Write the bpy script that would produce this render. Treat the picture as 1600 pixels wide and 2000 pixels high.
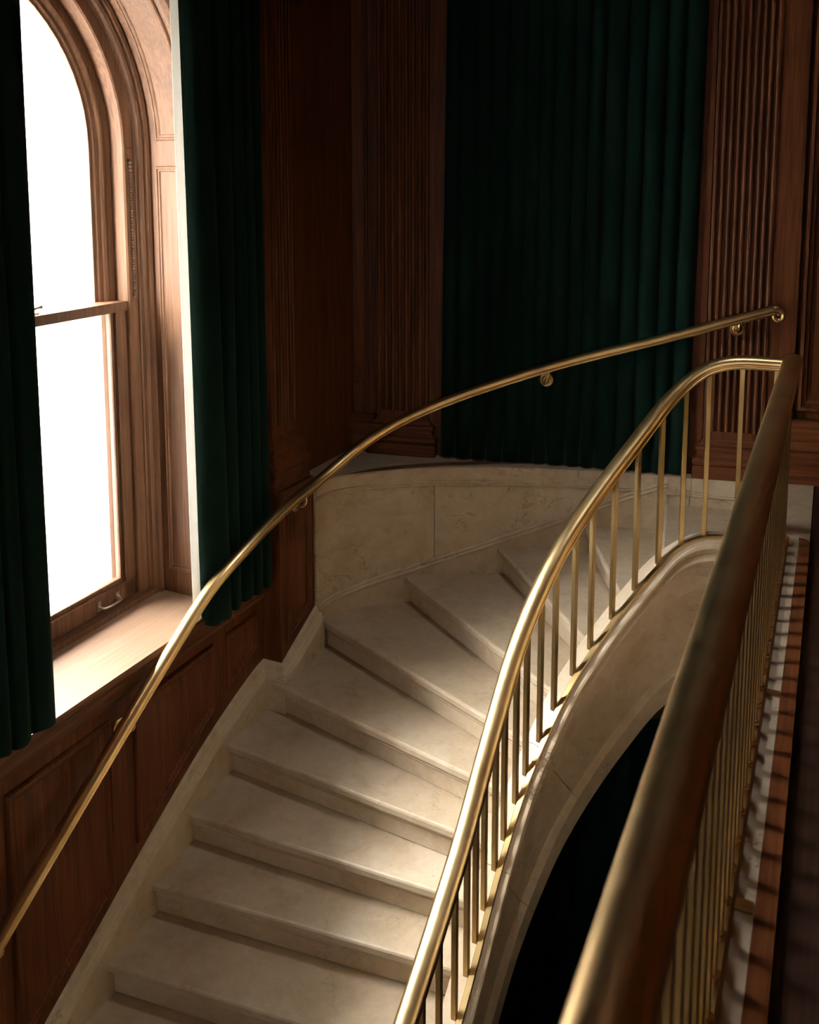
import bpy, bmesh, math, random
from mathutils import Vector, Matrix

random.seed(7)
scene = bpy.context.scene
for o in list(bpy.data.objects):
    bpy.data.objects.remove(o, do_unlink=True)
COL = scene.collection

# ------------------------------------------------------------------ camera, world, light, exposure
EYE = 1.70
cam_data = bpy.data.cameras.new('camera')
cam = bpy.data.objects.new('camera', cam_data)
COL.objects.link(cam)
cam.location = (0, 0, EYE)
cam.rotation_euler = (math.radians(90 - 7.0), 0, 0)
cam_data.sensor_fit = 'VERTICAL'
cam_data.sensor_height = 36.0
cam_data.lens = 1800 / 2000 * 36.0
cam_data.shift_y = -(1000 - 576) / 2000
cam_data.clip_start = 0.02
cam_data.dof.use_dof = True
cam_data.dof.focus_distance = 4.3
cam_data.dof.aperture_fstop = 4.5
scene.camera = cam

world = bpy.data.worlds.new('overcast_sky')
scene.world = world
world.use_nodes = True
bgn = world.node_tree.nodes['Background']
bgn.inputs['Color'].default_value = (1.0, 0.982, 0.952, 1)
bgn.inputs['Strength'].default_value = 66.0

vs = scene.view_settings
vs.view_transform = 'Standard'
vs.look = 'None'
vs.gamma = 1.0
vs.exposure = 0.33
vs.use_curve_mapping = False

# ------------------------------------------------------------------ frames
A25 = math.radians(25)
DU = Vector((math.sin(A25), math.cos(A25), 0))      # along the window wall, away from the camera
DV = Vector((math.cos(A25), -math.sin(A25), 0))     # off the window wall, into the room


def W(u, v, z):
    return DU * u + DV * v + Vector((0, 0, z))


FS = Vector((2.235, -0.595, 0)).normalized()        # along the far wall
FW = Vector((FS.y, -FS.x, 0))                       # off the far wall, towards the room
FO = Vector((0, 5.595, 0))


def F(s, w, z):
    return FO + FS * s + FW * w + Vector((0, 0, z))


H = 0.165                                           # one rise


# ------------------------------------------------------------------ materials
def new_mat(name):
    m = bpy.data.materials.new(name)
    m.use_nodes = True
    nt = m.node_tree
    return m, nt, nt.nodes['Principled BSDF']


def node(nt, kind, **kw):
    n = nt.nodes.new(kind)
    for k, v in kw.items():
        setattr(n, k, v)
    return n


def ramp(nt, stops):
    r = nt.nodes.new('ShaderNodeValToRGB')
    e = r.color_ramp.elements
    while len(e) > 1:
        e.remove(e[-1])
    e[0].position, e[0].color = stops[0][0], (*stops[0][1], 1)
    for p, c in stops[1:]:
        k = e.new(p)
        k.color = (*c, 1)
    return r


def noise(nt, vec, scale, detail=4, rough=0.55, dist=0.0):
    n = nt.nodes.new('ShaderNodeTexNoise')
    n.inputs['Scale'].default_value = scale
    n.inputs['Detail'].default_value = detail
    n.inputs['Roughness'].default_value = rough
    n.inputs['Distortion'].default_value = dist
    if vec is not None:
        nt.links.new(vec, n.inputs['Vector'])
    return n


def mapping(nt, vec, scale=(1, 1, 1), rot=(0, 0, 0)):
    m = nt.nodes.new('ShaderNodeMapping')
    m.inputs['Scale'].default_value = scale
    m.inputs['Rotation'].default_value = rot
    nt.links.new(vec, m.inputs['Vector'])
    return m.outputs['Vector']


def mixc(nt, fac, a, b, mode='MIX'):
    m = nt.nodes.new('ShaderNodeMix')
    m.data_type = 'RGBA'
    m.blend_type = mode
    for sock, val in ((m.inputs[0], fac), (m.inputs[6], a), (m.inputs[7], b)):
        if hasattr(val, 'is_linked'):
            nt.links.new(val, sock)
        elif isinstance(val, tuple):
            sock.default_value = (*val, 1)
        else:
            sock.default_value = val
    return m.outputs[2]


def bump(nt, bsdf, height, strength, dist=0.01):
    b = nt.nodes.new('ShaderNodeBump')
    b.inputs['Strength'].default_value = strength
    b.inputs['Distance'].default_value = dist
    nt.links.new(height, b.inputs['Height'])
    nt.links.new(b.outputs['Normal'], bsdf.inputs['Normal'])


def position(nt):
    g = nt.nodes.new('ShaderNodeNewGeometry')
    oi = nt.nodes.new('ShaderNodeObjectInfo')
    mul = nt.nodes.new('ShaderNodeMath')
    mul.operation = 'MULTIPLY'
    mul.inputs[1].default_value = 9.0
    nt.links.new(oi.outputs['Random'], mul.inputs[0])
    add = nt.nodes.new('ShaderNodeVectorMath')
    add.operation = 'ADD'
    nt.links.new(g.outputs['Position'], add.inputs[0])
    nt.links.new(mul.outputs[0], add.inputs[1])
    return add.outputs[0]


def make_marble(name, tint=(1, 1, 1), rough=0.34, wear=1.0, vein=0.85):
    m, nt, b = new_mat(name)
    p = position(nt)
    big = noise(nt, p, 1.7, 5, 0.6, 0.4)
    c1 = ramp(nt, [(0.30, (0.45, 0.355, 0.240)), (0.5, (0.55, 0.445, 0.315)), (0.72, (0.64, 0.54, 0.405))])
    nt.links.new(big.outputs['Fac'], c1.inputs['Fac'])
    # rusty clouds
    cl = noise(nt, p, 3.6, 6, 0.65, 0.8)
    r2 = ramp(nt, [(0.47, (0, 0, 0)), (0.74, (0.72, 0.72, 0.72))])
    nt.links.new(cl.outputs['Fac'], r2.inputs['Fac'])
    col = mixc(nt, r2.outputs['Color'], c1.outputs['Color'], (0.40, 0.285, 0.175))
    # thin veins
    ve = noise(nt, mapping(nt, p, (1.0, 1.0, 1.9)), 1.5, 8, 0.66, 1.6)
    vr = ramp(nt, [(0.487, (0, 0, 0)), (0.5, (1, 1, 1)), (0.511, (0, 0, 0))])
    nt.links.new(ve.outputs['Fac'], vr.inputs['Fac'])
    sel = noise(nt, p, 2.3, 2)
    sr = ramp(nt, [(0.50, (0, 0, 0)), (0.62, (vein,) * 3)])
    nt.links.new(sel.outputs['Fac'], sr.inputs['Fac'])
    vm = mixc(nt, 1.0, vr.outputs['Color'], sr.outputs['Color'], 'MULTIPLY')
    col = mixc(nt, vm, col, (0.21, 0.165, 0.115))
    # specks and scuffs
    sp = noise(nt, p, 62, 2, 0.5)
    spr = ramp(nt, [(0.735, (0, 0, 0)), (0.77, (0.7 * wear, 0.7 * wear, 0.7 * wear))])
    nt.links.new(sp.outputs['Fac'], spr.inputs['Fac'])
    col = mixc(nt, spr.outputs['Color'], col, (0.15, 0.12, 0.085))
    sc = noise(nt, p, 17, 8, 0.75, 0.6)
    scr = ramp(nt, [(0.35, (1, 1, 1)), (0.75, (0.80, 0.78, 0.75))])
    nt.links.new(sc.outputs['Fac'], scr.inputs['Fac'])
    col = mixc(nt, 1.0, col, scr.outputs['Color'], 'MULTIPLY')
    col = mixc(nt, 1.0, col, tint, 'MULTIPLY')
    nt.links.new(col, b.inputs['Base Color'])
    rr = ramp(nt, [(0.3, (rough - 0.06,) * 3), (0.75, (rough + 0.2,) * 3)])
    nt.links.new(sc.outputs['Fac'], rr.inputs['Fac'])
    nt.links.new(rr.outputs['Color'], b.inputs['Roughness'])
    bump(nt, b, sc.outputs['Fac'], 0.10, 0.004)
    return m


def make_wood(name, dark, mid, light, rot=0.0, axis='z', rough=0.43, scale=1.0, fine=0.72):
    m, nt, b = new_mat(name)
    p = position(nt)
    if rot:
        p = mapping(nt, p, (1, 1, 1), (0, 0, rot))
    s = {'z': (26, 26, 1.3), 'y': (26, 1.3, 26), 'x': (1.3, 26, 26)}[axis]
    g1 = noise(nt, mapping(nt, p, tuple(k * scale for k in s)), 1.0, 5, 0.6, 0.15)
    s2 = {'z': (90, 90, 3), 'y': (90, 3, 90), 'x': (3, 90, 90)}[axis]
    g2 = noise(nt, mapping(nt, p, s2), 1.0, 2, 0.5)
    c = ramp(nt, [(0.28, dark), (0.52, mid), (0.76, light)])
    nt.links.new(g1.outputs['Fac'], c.inputs['Fac'])
    f = ramp(nt, [(0.35, (fine, fine * 0.98, fine * 0.96)), (0.6, (1.05, 1.05, 1.05))])
    nt.links.new(g2.outputs['Fac'], f.inputs['Fac'])
    col = mixc(nt, 1.0, c.outputs['Color'], f.outputs['Color'], 'MULTIPLY')
    nt.links.new(col, b.inputs['Base Color'])
    b.inputs['Specular IOR Level'].default_value = 0.22
    rr = ramp(nt, [(0.3, (rough,) * 3), (0.7, (rough + 0.12,) * 3)])
    nt.links.new(g1.outputs['Fac'], rr.inputs['Fac'])
    nt.links.new(rr.outputs['Color'], b.inputs['Roughness'])
    bump(nt, b, g2.outputs['Fac'], 0.06, 0.002)
    return m


def make_brass(name, col, tarnish, rough):
    m, nt, b = new_mat(name)
    p = position(nt)
    n1 = noise(nt, p, 3.5, 3, 0.5, 0.2)
    c = ramp(nt, [(0.35, col), (0.75, tarnish)])
    nt.links.new(n1.outputs['Fac'], c.inputs['Fac'])
    nt.links.new(c.outputs['Color'], b.inputs['Base Color'])
    b.inputs['Metallic'].default_value = 1.0
    n2 = noise(nt, p, 14, 3, 0.5)
    r = ramp(nt, [(0.3, (rough,) * 3), (0.75, (rough + 0.06,) * 3)])
    nt.links.new(n2.outputs['Fac'], r.inputs['Fac'])
    nt.links.new(r.outputs['Color'], b.inputs['Roughness'])
    return m


def make_velvet(name):
    m, nt, b = new_mat(name)
    p = position(nt)
    n1 = noise(nt, mapping(nt, p, (9, 9, 1.2)), 1.0, 3, 0.5)
    c = ramp(nt, [(0.3, (0.0030, 0.0125, 0.0085)), (0.7, (0.0052, 0.0210, 0.0145))])
    nt.links.new(n1.outputs['Fac'], c.inputs['Fac'])
    nt.links.new(c.outputs['Color'], b.inputs['Base Color'])
    b.inputs['Roughness'].default_value = 0.85
    b.inputs['Specular IOR Level'].default_value = 0.08
    b.inputs['Sheen Weight'].default_value = 0.11
    b.inputs['Sheen Roughness'].default_value = 0.35
    b.inputs['Sheen Tint'].default_value = (0.28, 0.55, 0.45, 1)
    n2 = noise(nt, p, 300, 2)
    bump(nt, b, n2.outputs['Fac'], 0.15, 0.002)
    return m


def make_plain(name, col, rough=0.6, metallic=0.0, var=0.06, scale=6):
    m, nt, b = new_mat(name)
    p = position(nt)
    n1 = noise(nt, p, scale, 5, 0.6)
    c = ramp(nt, [(0.3, tuple(k * (1 - var) for k in col)), (0.7, tuple(min(1, k * (1 + var)) for k in col))])
    nt.links.new(n1.outputs['Fac'], c.inputs['Fac'])
    nt.links.new(c.outputs['Color'], b.inputs['Base Color'])
    b.inputs['Roughness'].default_value = rough
    b.inputs['Metallic'].default_value = metallic
    return m


def make_glass(name):
    m, nt, b = new_mat(name)
    nt.nodes.remove(b)
    out = nt.nodes['Material Output']
    tr = node(nt, 'ShaderNodeBsdfTransparent')
    tr.inputs['Color'].default_value = (0.96, 0.97, 0.97, 1)
    gl = node(nt, 'ShaderNodeBsdfGlossy')
    gl.inputs['Roughness'].default_value = 0.02
    fr = node(nt, 'ShaderNodeFresnel')
    fr.inputs['IOR'].default_value = 1.25
    mx = node(nt, 'ShaderNodeMixShader')
    nt.links.new(fr.outputs[0], mx.inputs[0])
    nt.links.new(tr.outputs[0], mx.inputs[1])
    nt.links.new(gl.outputs[0], mx.inputs[2])
    nt.links.new(mx.outputs[0], out.inputs['Surface'])
    return m


M_MARBLE = make_marble('beige_marble', vein=0.35)
M_MARBLE_W = make_marble('wall_marble', rough=0.40, wear=0.5)
M_MARBLE_P = make_marble('pale_string_marble', tint=(1.08, 1.07, 1.05), rough=0.30, wear=0.5)
M_KERB = make_marble('grey_kerb_marble', tint=(0.98, 1.03, 1.12), rough=0.4)
DK, MD, LT = (0.062, 0.0185, 0.0052), (0.125, 0.0395, 0.0115), (0.190, 0.0640, 0.0205)
M_WOOD = make_wood('mahogany', DK, MD, LT)
M_WOOD_U = make_wood('mahogany_along_wall', DK, MD, LT, rot=A25, axis='y')
M_WOOD_X = make_wood('mahogany_along_far_wall', DK, MD, LT, rot=math.radians(14.9), axis='x')
M_OAK = make_wood('light_mahogany', (0.130, 0.060, 0.029), (0.165, 0.080, 0.042), (0.205, 0.104, 0.056), rough=0.45)  # lighter, less saturated mahogany for frames and reveals
M_OAK_U = make_wood('lit_sill_mahogany', (0.27, 0.165, 0.105), (0.30, 0.188, 0.122), (0.33, 0.21, 0.14), rot=A25, axis='y', rough=0.40, fine=0.93)  # mahogany lightened for the window light falling on the sill
M_SILLFRONT = make_wood('lit_sill_front_mahogany', (0.095, 0.036, 0.014), (0.150, 0.062, 0.026), (0.20, 0.086, 0.038), rot=A25, axis='y')  # raised in tone where the sill front catches the light
M_FLOORWOOD = make_wood('dark_floor_wood', (0.022, 0.009, 0.005), (0.040, 0.016, 0.009), (0.058, 0.024, 0.013), rot=A25, axis='y', rough=0.5)
M_BRASS = make_brass('polished_brass', (0.83, 0.61, 0.31), (0.62, 0.42, 0.18), 0.29)
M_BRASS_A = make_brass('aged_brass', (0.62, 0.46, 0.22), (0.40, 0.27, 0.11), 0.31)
M_NICKEL = make_brass('satin_nickel', (0.66, 0.63, 0.57), (0.48, 0.45, 0.40), 0.30)
M_VELVET = make_velvet('green_velvet')
M_LINING = make_plain('cream_lining', (0.80, 0.78, 0.73), 0.9, var=0.03)
_nt = M_LINING.node_tree
_tl = _nt.nodes.new('ShaderNodeBsdfTranslucent')
_tl.inputs['Color'].default_value = (0.80, 0.78, 0.73, 1)
_mx = _nt.nodes.new('ShaderNodeMixShader')
_mx.inputs[0].default_value = 0.55
_nt.links.new(_nt.nodes['Principled BSDF'].outputs[0], _mx.inputs[1])
_nt.links.new(_tl.outputs[0], _mx.inputs[2])
_nt.links.new(_mx.outputs[0], _nt.nodes['Material Output'].inputs['Surface'])
M_GLASS = make_glass('window_glass')
M_STONE = make_plain('white_stone', (0.62, 0.615, 0.60), 0.8, var=0.05)
M_STONE_D = make_plain('grey_stone', (0.42, 0.42, 0.42), 0.8, var=0.08)
M_DARKGLASS = make_plain('dim_glass', (0.22, 0.23, 0.25), 0.15, var=0.1)
M_PLASTER = make_plain('plaster', (0.45, 0.40, 0.34), 0.9, var=0.03)
M_PAVE = make_plain('pavement', (0.42, 0.42, 0.41), 0.9, var=0.08)
M_DARK = make_plain('dark_iron', (0.02, 0.018, 0.016), 0.5)


# ------------------------------------------------------------------ mesh helpers
def mesh_obj(name, verts, faces, mat, parent=None, smooth=None, bevel=None, solid=None):
    me = bpy.data.meshes.new(name)
    bm = bmesh.new()
    vv = [bm.verts.new(v) for v in verts]
    for f in faces:
        try:
            bm.faces.new([vv[i] for i in f])
        except ValueError:
            pass
    if bevel:
        bmesh.ops.bevel(bm, geom=[e for e in bm.edges if len(e.link_faces) == 2 and e.calc_face_angle(0) > 0.5],
                        offset=bevel, segments=2, affect='EDGES', profile=0.6)
    bmesh.ops.recalc_face_normals(bm, faces=bm.faces[:])
    bm.to_mesh(me)
    bm.free()
    if smooth is not None:
        me.polygons.foreach_set('use_smooth', [True] * len(me.polygons))
        me.set_sharp_from_angle(angle=math.radians(smooth))
    me.materials.append(mat)
    ob = bpy.data.objects.new(name, me)
    COL.objects.link(ob)
    if solid:
        md = ob.modifiers.new('thickness', 'SOLIDIFY')
        md.thickness = solid
        md.offset = 0
    if parent is not None:
        attach(ob, parent)
    return ob


def attach(ob, parent):
    """keep world-space vertices while parented (mesh parents sit at the world origin)"""
    ob.parent = parent
    ob.matrix_parent_inverse = Matrix.Translation(parent.location).inverted() if parent.type == 'EMPTY' else Matrix.Identity(4)


def attach_empty(ch, parent):
    ch.parent = parent
    ch.matrix_parent_inverse = Matrix.Translation(parent.location).inverted()


def tag(o, label=None, cat=None, group=None, kind=None):
    if label:
        o['label'] = label
    if cat:
        o['category'] = cat
    if group:
        o['group'] = group
    if kind:
        o['kind'] = kind
    return o


def thing(name, loc, label, cat, group=None, kind=None):
    o = bpy.data.objects.new(name, None)
    COL.objects.link(o)
    o.location = loc
    o.empty_display_size = 0.1
    return tag(o, label, cat, group, kind)


def box_pts(fr, a0, a1, b0, b1, z0, z1):
    return [fr(a, b, z) for z in (z0, z1) for b in (b0, b1) for a in (a0, a1)]


BOXF = [(0, 1, 3, 2), (4, 5, 7, 6), (0, 1, 5, 4), (2, 3, 7, 6), (0, 2, 6, 4), (1, 3, 7, 5)]


def box(name, fr, a0, a1, b0, b1, z0, z1, mat, parent=None, bevel=0.003):
    return mesh_obj(name, box_pts(fr, a0, a1, b0, b1, z0, z1), BOXF, mat, parent, smooth=40 if bevel else None, bevel=bevel)


def prism(name, poly, z0, z1, mat, parent=None, bevel=None):
    """poly: plan points (Vector or tuple); z0/z1 heights."""
    n = len(poly)
    v = [(p[0], p[1], z0) for p in poly] + [(p[0], p[1], z1) for p in poly]
    f = [tuple(range(n))[::-1], tuple(range(n, 2 * n))] + [(i, (i + 1) % n, n + (i + 1) % n, n + i) for i in range(n)]
    return mesh_obj(name, v, f, mat, parent, smooth=40 if bevel else None, bevel=bevel)


def slab_uz(name, fr, poly, b0, b1, mat, parent=None, bevel=None):
    """poly: (a, z) outline in a wall frame, extruded from depth b0 to b1."""
    n = len(poly)
    v = [fr(a, b0, z) for a, z in poly] + [fr(a, b1, z) for a, z in poly]
    f = [tuple(range(n))[::-1], tuple(range(n, 2 * n))] + [(i, (i + 1) % n, n + (i + 1) % n, n + i) for i in range(n)]
    return mesh_obj(name, v, f, mat, parent, smooth=40 if bevel else None, bevel=bevel)


def catmull(pts, per=10):
    pts = [Vector(p) for p in pts]
    out = []
    P = [pts[0] * 2 - pts[1]] + pts + [pts[-1] * 2 - pts[-2]]
    for i in range(1, len(P) - 2):
        p0, p1, p2, p3 = P[i - 1], P[i], P[i + 1], P[i + 2]
        # centripetal parametrisation
        t0 = 0.0
        t1 = t0 + max(1e-4, (p1 - p0).length) ** 0.5
        t2 = t1 + max(1e-4, (p2 - p1).length) ** 0.5
        t3 = t2 + max(1e-4, (p3 - p2).length) ** 0.5
        for k in range(per):
            t = t1 + (t2 - t1) * k / per
            a1 = p0 * ((t1 - t) / (t1 - t0)) + p1 * ((t - t0) / (t1 - t0))
            a2 = p1 * ((t2 - t) / (t2 - t1)) + p2 * ((t - t1) / (t2 - t1))
            a3 = p2 * ((t3 - t) / (t3 - t2)) + p3 * ((t - t2) / (t3 - t2))
            b1 = a1 * ((t2 - t) / (t2 - t0)) + a2 * ((t - t0) / (t2 - t0))
            b2 = a2 * ((t3 - t) / (t3 - t1)) + a3 * ((t - t1) / (t3 - t1))
            out.append(b1 * ((t2 - t) / (t2 - t1)) + b2 * ((t - t1) / (t2 - t1)))
    out.append(pts[-1])
    return out


def resample(path, step):
    out = [path[0].copy()]
    acc = 0.0
    for i in range(1, len(path)):
        a, b = path[i - 1], path[i]
        L = (b - a).length
        while acc + L >= step:
            t = (step - acc) / L
            a = a.lerp(b, t)
            out.append(a.copy())
            L = (b - a).length
            acc = 0.0
        acc += L
    if (out[-1] - path[-1]).length > step * 0.3:
        out.append(path[-1].copy())
    return out


def smooth_path(path, it=6):
    p = [q.copy() for q in path]
    for _ in range(it):
        q = [x.copy() for x in p]
        for i in range(1, len(p) - 1):
            q[i] = p[i - 1] * 0.25 + p[i] * 0.5 + p[i + 1] * 0.25
        p = q
    return p


def tangents(path):
    n = len(path)
    return [(path[min(n - 1, i + 1)] - path[max(0, i - 1)]).normalized() for i in range(n)]


def sweep(name, path, profile, mat, parent=None, mode='perp', closed=True, smooth=35, cap=True, t_start=None, t_end=None):
    """profile points (side, up); side = horizontal left normal of the path; up = Z ('plumb') or square to the path ('perp')."""
    T = tangents(path)
    if t_start is not None:
        T[0] = t_start
    if t_end is not None:
        T[-1] = t_end
    n, m = len(path), len(profile)
    verts, faces = [], []
    for p, t in zip(path, T):
        th = Vector((t.x, t.y, 0)).normalized()
        side = Vector((-th.y, th.x, 0))
        up = Vector((0, 0, 1)) if mode == 'plumb' else t.cross(side).normalized() * 1.0
        if up.z < 0:
            up = -up
        for a, b in profile:
            verts.append(p + side * a + up * b)
    for i in range(n - 1):
        for j in range(m if closed else m - 1):
            k = (j + 1) % m
            faces.append((i * m + j, i * m + k, (i + 1) * m + k, (i + 1) * m + j))
    if closed and cap:
        faces.append(tuple(range(m)))
        faces.append(tuple((n - 1) * m + j for j in range(m)))
    return mesh_obj(name, verts, faces, mat, parent, smooth=smooth)


def tube(name, path, r, mat, parent=None, seg=10):
    n = len(path)
    T = tangents(path)
    verts, faces = [], []
    ref = Vector((0, 0, 1)) if abs(T[0].z) < 0.9 else Vector((1, 0, 0))
    x = T[0].cross(ref).normalized()
    for i, (p, t) in enumerate(zip(path, T)):
        x = (x - t * x.dot(t)).normalized()
        y = t.cross(x)
        rr = r[i] if isinstance(r, list) else r
        for k in range(seg):
            a = 2 * math.pi * k / seg
            verts.append(p + x * (rr * math.cos(a)) + y * (rr * math.sin(a)))
    for i in range(n - 1):
        for j in range(seg):
            k = (j + 1) % seg
            faces.append((i * seg + j, i * seg + k, (i + 1) * seg + k, (i + 1) * seg + j))
    faces.append(tuple(range(seg)))
    faces.append(tuple((n - 1) * seg + j for j in range(seg)))
    return mesh_obj(name, verts, faces, mat, parent, smooth=45)


def lathe(name, origin, axis, profile, mat, parent=None, seg=24):
    """profile: (distance along axis, radius)"""
    axis = axis.normalized()
    ref = Vector((0, 0, 1)) if abs(axis.z) < 0.9 else Vector((1, 0, 0))
    x = axis.cross(ref).normalized()
    y = axis.cross(x)
    m = len(profile)
    verts, faces = [], []
    for k in range(seg):
        a = 2 * math.pi * k / seg
        for d, r in profile:
            verts.append(origin + axis * d + (x * math.cos(a) + y * math.sin(a)) * max(r, 1e-4))
    for k in range(seg):
        for j in range(m - 1):
            q = (k + 1) % seg
            faces.append((k * m + j, q * m + j, q * m + j + 1, k * m + j + 1))
    faces.append(tuple(k * m for k in range(seg)))
    faces.append(tuple(k * m + m - 1 for k in range(seg)))
    return mesh_obj(name, verts, faces, mat, parent, smooth=40)


def inset_poly(poly, d):
    n = len(poly)
    area = sum(poly[i][0] * poly[(i + 1) % n][1] - poly[(i + 1) % n][0] * poly[i][1] for i in range(n))
    sgn = 1 if area > 0 else -1
    out = []
    for i in range(n):
        p0, p1, p2 = Vector(poly[i - 1]), Vector(poly[i]), Vector(poly[(i + 1) % n])
        e1, e2 = (p1 - p0).normalized(), (p2 - p1).normalized()
        n1, n2 = Vector((-e1.y, e1.x)) * sgn, Vector((-e2.y, e2.x)) * sgn
        bis = (n1 + n2)
        bis = bis / max(0.2, bis.dot(n1)) if bis.length > 1e-6 else n1
        out.append(tuple(p1 + bis * d))
    return out


def panel(fr, poly, b, mat, parent, name='panel', sc=1.0, sgn=1, flat=False):
    """a moulded wainscot panel: a moulding ring and, inside it, a raised field. poly in (a, z)."""
    mould = [(0, 0), (0.002, 0.008), (0.008, 0.013), (0.016, 0.014), (0.021, 0.009), (0.030, 0.008), (0.036, 0.003), (0.046, 0.0015)]
    mould = [(i * sc, h * sc * 1.5) for i, h in mould]

    def rings(prof, fill):
        verts, faces, n = [], [], len(poly)
        for k, (i, h) in enumerate(prof):
            q = inset_poly([tuple(x) for x in poly], i)
            verts += [fr(a, b + sgn * h, z) for a, z in q]
            if k:
                o0, o1 = (k - 1) * n, k * n
                faces += [(o0 + j, o0 + (j + 1) % n, o1 + (j + 1) % n, o1 + j) for j in range(n)]
        if fill:
            faces.append(tuple((len(prof) - 1) * n + j for j in range(n)))
        return verts, faces
    v, f = rings([(0.046 * sc, 0.0015 * sc), (0.047 * sc, 0.003 * sc), (0.075 * sc, 0.004 * sc), (0.088 * sc, 0.009 * sc)] if not flat
                 else [(0.046 * sc, 0.0015 * sc), (0.05 * sc, 0.002 * sc)], True)
    p = mesh_obj(name, v, f, mat, parent, smooth=25)
    v, f = rings(mould, False)
    mesh_obj('panel_moulding', v, f, mat, p, smooth=25)
    return p


# ------------------------------------------------------------------ plan lines of the stair
# outer ends of the nosings (at the walls) and inner ends (on the string), n = risers below the landing
NL = {0: Vector((1.98, 5.12)), 1: Vector((1.505, 5.235)), 2: Vector((1.045, 5.30)), 3: Vector((0.54, 5.32)), 4: Vector((-0.01, 5.27)),
      5: Vector((-0.50, 5.075)), 6: Vector((-0.77, 4.715)), 7: Vector((-0.93, 4.40)), 8: Vector((-1.065, 4.105)),
      9: Vector((-1.19, 3.86)), 10: Vector((-1.295, 3.595))}
NR = {0: Vector((1.70, 4.22)), 1: Vector((1.24, 4.350)), 2: Vector((1.045, 4.25)), 3: Vector((0.87, 4.145)), 4: Vector((0.695, 3.995)),
      5: Vector((0.57, 3.865)), 6: Vector((0.47, 3.76)), 7: Vector((0.39, 3.655)), 8: Vector((0.31, 3.53)), 9: Vector((0.23, 3.375))}
D2 = Vector((DU.x, DU.y))
NR[10] = NR[9] - D2 * 0.27
for k in range(11, 17):
    NL[k] = NL[k - 1] - D2 * 0.285
    NR[k] = NR[k - 1] - D2 * 0.285

OUTER = catmull([(-0.533, 5.055, 0), (-0.475, 5.150, 0), (-0.33, 5.238, 0), (-0.12, 5.308, 0), (0.12, 5.347, 0), (0.62, 5.355, 0),
                 (1.15, 5.275, 0), (1.63, 5.150, 0), (2.12, 5.02, 0)], 8)

string_pts = [(1.742, 4.208, 0.0), (1.62, 4.262, 0.0), (1.52, 4.3, 0.0), (1.435, 4.332, -0.008), (1.34, 4.352, -0.055)]
string_pts += [(NR[n].x, NR[n].y, -n * H + 0.03) for n in range(1, 17)]
STRING = smooth_path(resample(catmull(string_pts, 10), 0.03), 10)


def string_at_n(n):
    """point on the string line n risers below the landing"""
    z = -n * H + 0.03
    for i in range(1, len(STRING)):
        if STRING[i].z <= z:
            a, b = STRING[i - 1], STRING[i]
            t = 0 if abs(b.z - a.z) < 1e-9 else (z - a.z) / (b.z - a.z)
            return a.lerp(b, max(0, min(1, t)))
    return STRING[-1]


# =================================================================== THE SETTING
# ------------------------------------------------------------------ window wall
UC1, UC2, UC3, R_OPEN, Z_SPRING, Z_SILL = 2.59, -1.75, -4.85, 1.0, 1.861, -0.40
Z_CEIL, Z_LOW = 4.6, -4.0
V_DADO, V_WALL, V_FRAME, V_OUT = -2.75, -2.78, -3.12, -3.80


def arch_pts(uc, r, zb, seg=28):
    pts = [(uc + r, zb), (uc + r, Z_SPRING)]
    pts += [(uc + r * math.cos(math.pi * k / seg), Z_SPRING + r * math.sin(math.pi * k / seg)) for k in range(1, seg)]
    pts += [(uc - r, Z_SPRING), (uc - r, zb)]
    return pts


def arch_sweep(name, uc, prof, zb, mat, parent, smooth=30, closed=False, seg=28):
    """prof: (radius, v) swept up one jamb, round the arch and down the other"""
    rows = [arch_pts(uc, r, zb, seg) for r, v in prof]
    n, m = len(rows[0]), len(prof)
    verts = [W(rows[j][i][0], prof[j][1], rows[j][i][1]) for i in range(n) for j in range(m)]
    faces = [(i * m + j, i * m + (j + 1) % m, (i + 1) * m + (j + 1) % m, (i + 1) * m + j)
             for i in range(n - 1) for j in range(m if closed else m - 1)]
    return mesh_obj(name, verts, faces, mat, parent, smooth=smooth)


def arched_skin(fr_v, r, u0, u1, z0, z1, centres):
    """faces of a wall skin at depth fr_v with arched openings"""
    verts, faces = [], []

    def quad(a):
        k = len(verts)
        verts.extend(a)
        faces.append((k, k + 1, k + 2, k + 3))
    edges = [u0]
    for c in sorted(centres):
        edges += [c - r, c + r]
    edges.append(u1)
    for i in range(0, len(edges), 2):
        a, b = edges[i], edges[i + 1]
        quad([W(a, fr_v, z0), W(b, fr_v, z0), W(b, fr_v, z1), W(a, fr_v, z1)])
    for c in centres:
        quad([W(c - r, fr_v, z0), W(c + r, fr_v, z0), W(c + r, fr_v, Z_SILL), W(c - r, fr_v, Z_SILL)])
        seg = 28
        for k in range(seg):
            t0, t1 = math.pi * k / seg, math.pi * (k + 1) / seg
            ua, ub = c + r * math.cos(t0), c + r * math.cos(t1)
            za, zb = Z_SPRING + r * math.sin(t0), Z_SPRING + r * math.sin(t1)
            quad([W(ua, fr_v, za), W(ub, fr_v, zb), W(ub, fr_v, z1), W(ua, fr_v, z1)])
    return verts, faces


v, f = arched_skin(V_WALL, R_OPEN, -7.0, 5.1, Z_LOW, Z_CEIL, [UC1, UC2, UC3])
wall_left = mesh_obj('wall_left', v, f, M_WOOD)
tag(wall_left, 'mahogany panelled wall with the arched window and slanting wainscot', None, None, 'structure')
v, f = arched_skin(V_OUT, 0.80, -12.0, 9.0, Z_LOW - 2, 7.0, [UC1, UC2, UC3])
wall_out = mesh_obj('outer_face', v, f, M_STONE, wall_left)
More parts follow.
